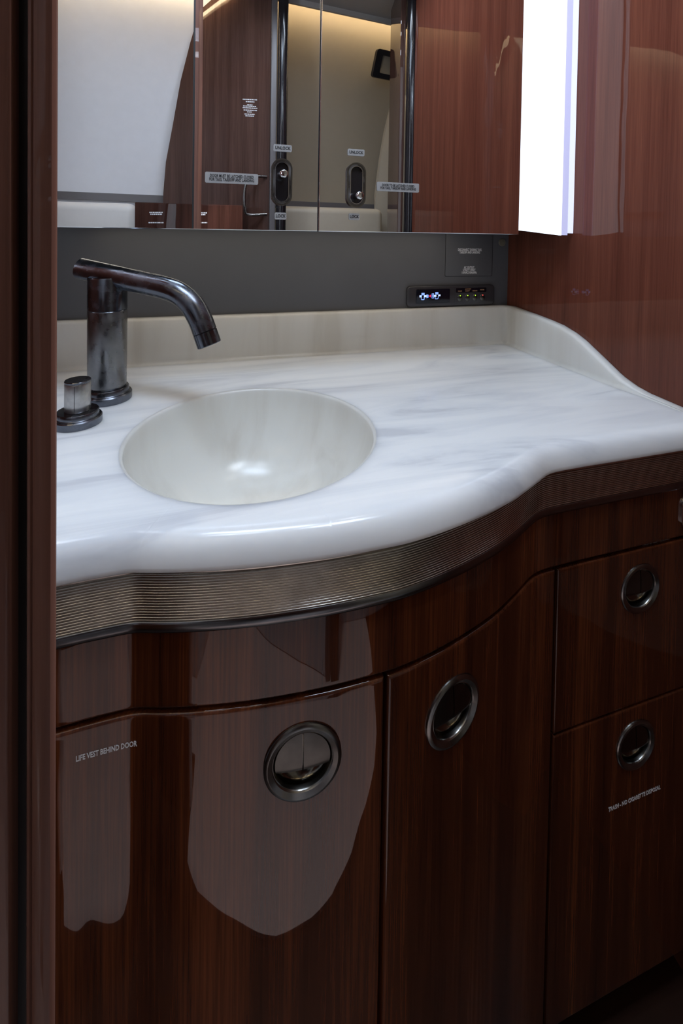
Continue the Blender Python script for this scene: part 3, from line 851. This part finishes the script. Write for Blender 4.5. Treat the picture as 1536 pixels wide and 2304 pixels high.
bm = bmesh.new(); tube(bm, [P[-1] - tipd * 0.001, P[-1] + tipd * 0.002], [r0 - 0.0008] * 2, 48); finish('spout_joint', bm, M_black, tp)

kx, ky = -0.1735, 0.665
kn = thing('valve_knob', 'short round satin metal knob on a stepped dark flange left of the basin', 'knob', (kx, ky, ZC))
K0 = Matrix.Translation((kx, ky, ZC))
bm = bmesh.new(); lathe(bm, [(0.0290, 0.0), (0.0295, 0.0012), (0.0295, 0.0090), (0.0283, 0.0106), (0.0262, 0.0108), (0.0256, 0.0116), (0.0256, 0.0165), (0.0246, 0.0180), (0.020, 0.0183)], K0, 72)
finish('base_flange', bm, M_gun, kn)
bm = bmesh.new(); lathe(bm, [(0.0150, 0.0182), (0.0157, 0.0195), (0.0157, 0.0545), (0.0153, 0.0557)], K0, 64); finish('knob_body', bm, M_knob, kn)
bm = bmesh.new(); lathe(bm, [(0.0154, 0.0557), (0.0158, 0.0563), (0.0158, 0.0580), (0.0152, 0.0589)], K0, 64); finish('knob_cap', bm, M_gun, kn, ang=20)
bm = bmesh.new(); box(bm, kx - 0.0003, kx + 0.0003, ky - 0.0160, ky - 0.0150, ZC + 0.0205, ZC + 0.054); finish('index_line', bm, M_ink, kn)

# ---------------------------------------------------------------- mirror cabinet
MX0, MX1, MS = -0.30, 0.565, 0.168
MB = 1.1125; MT = CEIL - 0.03
mc = thing('mirror_cabinet', 'wall cabinet with two tall mirrored doors over the basin', 'mirror cabinet', ((MX0 + MX1) / 2, YM + 0.1, MB))
bm = bmesh.new(); box(bm, MX0, MX1 - 0.004, YM + 0.012, YB - 0.001, MB + 0.001, MT, 0); finish('cabinet_body', bm, M_grey, mc, smooth=False)
def mdoor(x0, x1):
    bm = bmesh.new(); box(bm, x0, x1, YM + 0.0006, YM + 0.0115, MB, MT, 0.0008, 1); d = finish('mirror_door', bm, M_medge, mc, smooth=False)
    bm = bmesh.new()
    vs = [bm.verts.new(p) for p in ((x0 + 0.0012, YM, MB + 0.0012), (x1 - 0.0012, YM, MB + 0.0012), (x1 - 0.0012, YM, MT), (x0 + 0.0012, YM, MT))]
    vb_ = [bm.verts.new((v.co.x, YM + 0.0005, v.co.z)) for v in vs]
    bm.faces.new(vs); bm.faces.new(vb_)
    for i in range(4): j = (i + 1) % 4; bm.faces.new((vs[i], vs[j], vb_[j], vb_[i]))
    finish('mirror_pane', bm, M_mirror, d, smooth=False)
    return d
md1 = mdoor(MX0, MS - 0.0008); md2 = mdoor(MS + 0.0008, MX1)
FX = lambda x, z, off=0.0: frame((x, YM - off, z), (1, 0, 0), (0, 0, 1), (0, -1, 0))
def latch(d, x, z, knob_dz):
    M = FX(x, z)
    bm = bmesh.new(); ring_plate(bm, rrect(0.0340, 0.0770, 0.0169, 14), rrect(0.0290, 0.0715, 0.0144, 14), M, 0.0, 0.0050); finish('latch_outer_ring', bm, M_pull, d)
    bm = bmesh.new(); ring_plate(bm, rrect(0.0285, 0.0710, 0.0142, 14), rrect(0.0225, 0.0650, 0.0112, 14), M, 0.0, 0.0046); finish('latch_inner_ring', bm, M_gun2, d)
    bm = bmesh.new()
    ring_plate(bm, rrect(0.0225, 0.065, 0.0112, 14), rrect(0.0205, 0.0630, 0.0102, 14), M, 0.0, 0.0055); finish('latch_bright_rim', bm, M_chrome, d)
    bm = bmesh.new(); plate(bm, rrect(0.0205, 0.0630, 0.0102, 14), M, 0.0008); finish('latch_slot', bm, M_blackgl, d)
    bm = bmesh.new()
    lathe(bm, [(0.0052, 0.0), (0.0052, 0.018), (0.0062, 0.019), (0.0070, 0.022), (0.0066, 0.026), (0.0045, 0.0285), (0.001, 0.029)], FX(x, z + knob_dz, 0.0008), 32); finish('latch_knob', bm, M_chrome, d)
def sticker(d, x, z, w_, h_, s, size, rot=0.0, wid=None):
    M = FX(x, z, 0.0016) @ Matrix.Rotation(rot, 4, 'Z')
    bm = bmesh.new(); plate(bm, rrect(w_, h_, 0.0022, 4), M, 0.0002); finish('sticker', bm, M_stick, d, smooth=False)
    text('sticker_lettering', s, M @ Matrix.Translation((0, 0, 0.0004)), size, M_ink, d, width=wid or w_ * 0.84, space=0.86)
latch(md1, 0.1055, 1.192, 0.011); latch(md2, 0.233, 1.1925, -0.019)
sticker(md1, 0.1065, 1.2475, 0.030, 0.0115, 'UNLOCK', 0.0068); sticker(md2, 0.2325, 1.2485, 0.030, 0.0115, 'UNLOCK', 0.0068)
sticker(md1, 0.1045, 1.1365, 0.019, 0.0115, 'LOCK', 0.0072); sticker(md2, 0.2310, 1.1385, 0.019, 0.0115, 'LOCK', 0.0072)
sticker(md1, 0.0265, 1.1945, 0.082, 0.017, 'DOOR MUST BE LATCHED CLOSED\nFOR TAXI, TAKEOFF AND LANDING', 0.0066)
sticker(md2, 0.3115, 1.1925, 0.080, 0.016, 'DOOR TO BE LATCHED CLOSED\nFOR TAXI, TAKEOFF AND LANDING', 0.0060)

# ---------------------------------------------------------------- vertical lights beside the mirror
lr = thing('mirror_light', 'tall bright white vertical light diffuser between mirror and right wood wall', 'light', (0.63, 0.735, 1.11))
bm = bmesh.new(); G = []
pp = [(0.5675, 0.7440, 1.1215), (0.590, 0.7320, 1.119), (0.615, 0.7250, 1.116), (0.640, 0.7215, 1.1135), (0.6555, 0.7205, 1.112)]
lo = [bm.verts.new(p) for p in pp]; hi = [bm.verts.new((p[0], p[1], MT)) for p in pp]
lo2 = [bm.verts.new((p[0], p[1] + 0.006, p[2])) for p in pp]; hi2 = [bm.verts.new((p[0], p[1] + 0.006, MT)) for p in pp]
for i in range(4):
    bm.faces.new((lo[i], lo[i + 1], hi[i + 1], hi[i])); bm.faces.new((lo2[i], lo2[i + 1], hi2[i + 1], hi2[i])); bm.faces.new((lo[i], lo[i + 1], lo2[i + 1], lo2[i])); bm.faces.new((hi[i], hi[i + 1], hi2[i + 1], hi2[i]))
bm.faces.new((lo[0], hi[0], hi2[0], lo2[0])); bm.faces.new((lo[4], hi[4], hi2[4], lo2[4]))
finish('diffuser', bm, M_rs, lr)
bm = bmesh.new()
def slab(bm, a, b, th, z0):
    v = []
    for z in (z0, MT):
        v.append([bm.verts.new((a[0], a[1], z)), bm.verts.new((b[0], b[1], z)), bm.verts.new((b[0], b[1] + th, z)), bm.verts.new((a[0], a[1] + th, z))])
    for k in range(4): bm.faces.new((v[0][k], v[0][(k + 1) % 4], v[1][(k + 1) % 4], v[1][k]))
    bm.faces.new(v[0]); bm.faces.new(v[1])
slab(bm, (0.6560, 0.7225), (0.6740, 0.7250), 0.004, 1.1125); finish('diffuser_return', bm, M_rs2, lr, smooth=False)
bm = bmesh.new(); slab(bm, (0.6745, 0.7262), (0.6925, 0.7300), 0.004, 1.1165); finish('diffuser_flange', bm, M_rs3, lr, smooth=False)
bm = bmesh.new(); box(bm, 0.5665, XR - 0.001, 0.752, 0.80, 1.125, MT); finish('lamp_housing', bm, M_black, lr, smooth=False)
ll = thing('mirror_light', 'vertical light diffuser left of the mirror, mostly hidden behind the doorway jamb', 'light', (-0.36, 0.735, 1.11))
bm = bmesh.new(); box(bm, -0.405, -0.304, 0.722, 0.730, 1.115, MT, 0.002, 2); finish('diffuser', bm, M_ls, ll)
bm = bmesh.new(); box(bm, XL + 0.001, -0.302, 0.7315, 0.80, 1.12, MT); finish('lamp_housing', bm, M_black, ll, smooth=False)

bm = bmesh.new(); box(bm, -0.23, 0.55, 0.826, 0.854, 1.1118, 1.1134, 0.0004, 1)
tag(finish('under_cabinet_fill_bar', bm, M_grey), 'thin unseen lamp bar added under the mirror cabinet to brighten the splash', 'light bar')
# ceiling light fittings; the entry one is added for the front fill
for nm, lab, x, y, sx, sy in (('ceiling_lamp', 'flat ceiling light panel above the basin', 0.02, 0.34, 0.46, 0.16), ('ceiling_lamp', 'unseen ceiling panel added for the front fill over the entry, just in front of the camera', 0.34, 0.06, 0.31, 0.09), ('ceiling_lamp', 'slim ceiling lamp left of centre in front of the basin lamp', -0.10, 0.13, 0.27, 0.06), ('ceiling_lamp', 'slim ceiling lamp to the right in front of the basin lamp', 0.40, 0.19, 0.17, 0.06), ('ceiling_lamp', 'small flat ceiling light in the cabin beyond the post', 1.15, -0.45, 0.32, 0.22)):
    bm = bmesh.new(); M = Matrix.Translation((x, y, CEIL - 0.012)); ring_plate(bm, rrect(sx + 0.03, sy + 0.03, 0.02), rrect(sx, sy, 0.012), M, 0, 0.0115)
    tag(finish(nm, bm, M_gun), lab, 'ceiling light')
bm = bmesh.new(); lathe(bm, [(0.030, 0.0), (0.034, -0.004), (0.040, -0.005), (0.042, 0.0)], Matrix.Translation((0.42, 0.47, CEIL - 0.001)), 40, False, False)
tag(finish('downlight', bm, M_chrome), 'small round ceiling downlight over the right of the basin', 'ceiling light')

# ---------------------------------------------------------------- switch panel, outlet cover, plug on the grey wall
FW = lambda x, z, off=0.0: frame((x, YB - off, z), (1, 0, 0), (0, 0, 1), (0, -1, 0))
oc = thing('outlet_cover', 'flush square grey outlet cover with white lettering above the switch panel', 'outlet cover', (0.585, YB, 1.06))
bm = bmesh.new(); plate(bm, rrect(0.126, 0.108, 0.003, 3), FW(0.5855, 1.0655), 0.0012, 0.0006); finish('cover_plate', bm, M_grey, oc)
bm = bmesh.new()
ring_plate(bm, rrect(0.1276, 0.1096, 0.003, 3), rrect(0.126, 0.108, 0.003, 3), FW(0.5855, 1.0655), 0.0, 0.0008); finish('cover_seam', bm, M_black, oc)
text('cover_lettering', 'DISCONNECT DURING TAXI,\nTAKEOFF AND LANDING', FW(0.5865, 1.0710, 0.0014), 0.0080, M_white, oc, width=0.064, space=0.80)
text('cover_lettering', 'AC OUTLET\nUTILITY ONLY\n110VAC/10A/60Hz', FW(0.5855, 1.0260, 0.0014), 0.0078, M_white, oc, width=0.040, space=0.80)
bm = bmesh.new(); lathe(bm, [(0.0095, 0.0), (0.0095, 0.0012), (0.0085, 0.0022), (0.0001, 0.0024)], FW(0.6755, 1.0925), 32)
tag(finish('wall_plug', bm, M_bronze), 'small round tan plug on the grey wall below the mirror corner', 'plug')

sp_ = thing('switch_panel', 'dark rounded switch panel with seat belt display and four lit buttons above the splash', 'switch panel', (0.538, YB, 0.966))
PX0, PX1, PZ = 0.4235, 0.6535, 0.9665
bm = bmesh.new(); plate(bm, rrect(PX1 - PX0, 0.0490, 0.010, 6), FW((PX0 + PX1) / 2, PZ), 0.0075, 0.0035); finish('bezel', bm, M_bezel, sp_)
bm = bmesh.new(); plate(bm, rrect(0.0860, 0.0330, 0.002, 3), FW(0.4885, PZ + 0.0003, 0.0074), 0.0010, 0.0004); scr = finish('display', bm, M_screen, sp_)
bm = bmesh.new(); plate(bm, rrect(0.0870, 0.0370, 0.003, 4), FW(0.5875, PZ + 0.0005, 0.0074), 0.0008, 0.0004); pad = finish('button_plate', bm, M_bezel, sp_)
bm = bmesh.new(); plate(bm, rrect(0.0820, 0.0105, 0.002, 3), FW(0.5880, PZ + 0.0125, 0.0080), 0.0006); finish('legend_strip', bm, M_screen, sp_)
def icon(nm, mat, rects, zc_=PZ):
    bm = bmesh.new()
    for (x0, x1, z0, z1) in rects: box(bm, x0, x1, YB - 0.0089, YB - 0.0083, zc_ + z0, zc_ + z1)
    finish(nm, bm, mat, scr, smooth=False)
ix = 0.4535
k = 0.0031
icon('belt_icon', M_pale, [(ix, ix + 0.005, -.0015, .0030), (ix + 0.0115, ix + 0.0175, -.0015, .0030), (ix + 0.0365, ix + 0.0425, -.0015, .0030), (ix + 0.0480, ix + 0.0530, .0000, .0040)])
icon('belt_icon', M_blue, [(ix + 0.0050, ix + 0.0125, .0032, .0085), (ix + 0.0040, ix + 0.0052, -.0065, .0032), (ix + 0.0052, ix + 0.0120, -.0078, -.0062), (ix + 0.0112, ix + 0.0126, -.0065, .0000), (ix + 0.0178, ix + 0.0195, -.0035, .0050), (ix + 0.0200, ix + 0.0225, -.0025, .0040),
                           (ix + 0.0310, ix + 0.0322, -.0045, .0065), (ix + 0.0352, ix + 0.0364, -.0045, .0065), (ix + 0.0322, ix + 0.0352, .0053, .0065), (ix + 0.0322, ix + 0.0352, -.0045, -.0033), (ix + 0.0332, ix + 0.0342, -.0012, .0035),
                           (ix + 0.0400, ix + 0.0475, .0042, .0095), (ix + 0.0470, ix + 0.0482, -.0055, .0000), (ix + 0.0400, ix + 0.0470, -.0068, -.0052), (ix + 0.0392, ix + 0.0404, -.0055, -.0015)])
icon('belt_icon', M_red, [(ix + 0.0238, ix + 0.0275, .0000, .0018), (ix + 0.0268, ix + 0.0280, -.0018, .0036), (ix + 0.0280, ix + 0.0290, .0002, .0016)])
for i, xb in enumerate((0.5580, 0.5780, 0.5985, 0.6185)):
    zb = PZ - 0.0055
    M = FW(xb, zb, 0.0080)
    bm = bmesh.new(); pr = [(0.0062 * math.cos(a * pi / 2 / 6), 0.0022 * math.sin(a * pi / 2 / 6)) for a in range(7)]
    M2 = M @ Matrix.Diagonal((1.0, 1.45, 1, 1)); lathe(bm, [(0.0062, -0.0004)] + pr[:-1] + [(0.0002, 0.0022)], M2, 32); bt = finish('button', bm, M_flap, sp_)
    bm = bmesh.new(); lathe(bm, [(0.0013, 0.0), (0.0013, 0.0014), (0.0001, 0.0018)], FW(xb, zb + 0.0055, 0.0088), 16); finish('indicator', bm, M_redled if i == 3 else M_green, bt)
text('legend_lettering', 'LAVATORY', FW(0.5790, PZ + 0.0150, 0.0088), 0.0036, M_orange, sp_, width=0.016)
for s_, x_, w_ in (('WASH', 0.5575, 0.0105), ('VANITY', 0.5775, 0.0125), ('MIRROR', 0.5975, 0.0135), ('WATER', 0.6175, 0.0115)):
    text('legend_lettering', s_, FW(x_, PZ + (0.0105 if s_ != 'WATER' else 0.0125), 0.0088), 0.0036, M_orange, sp_, width=w_)
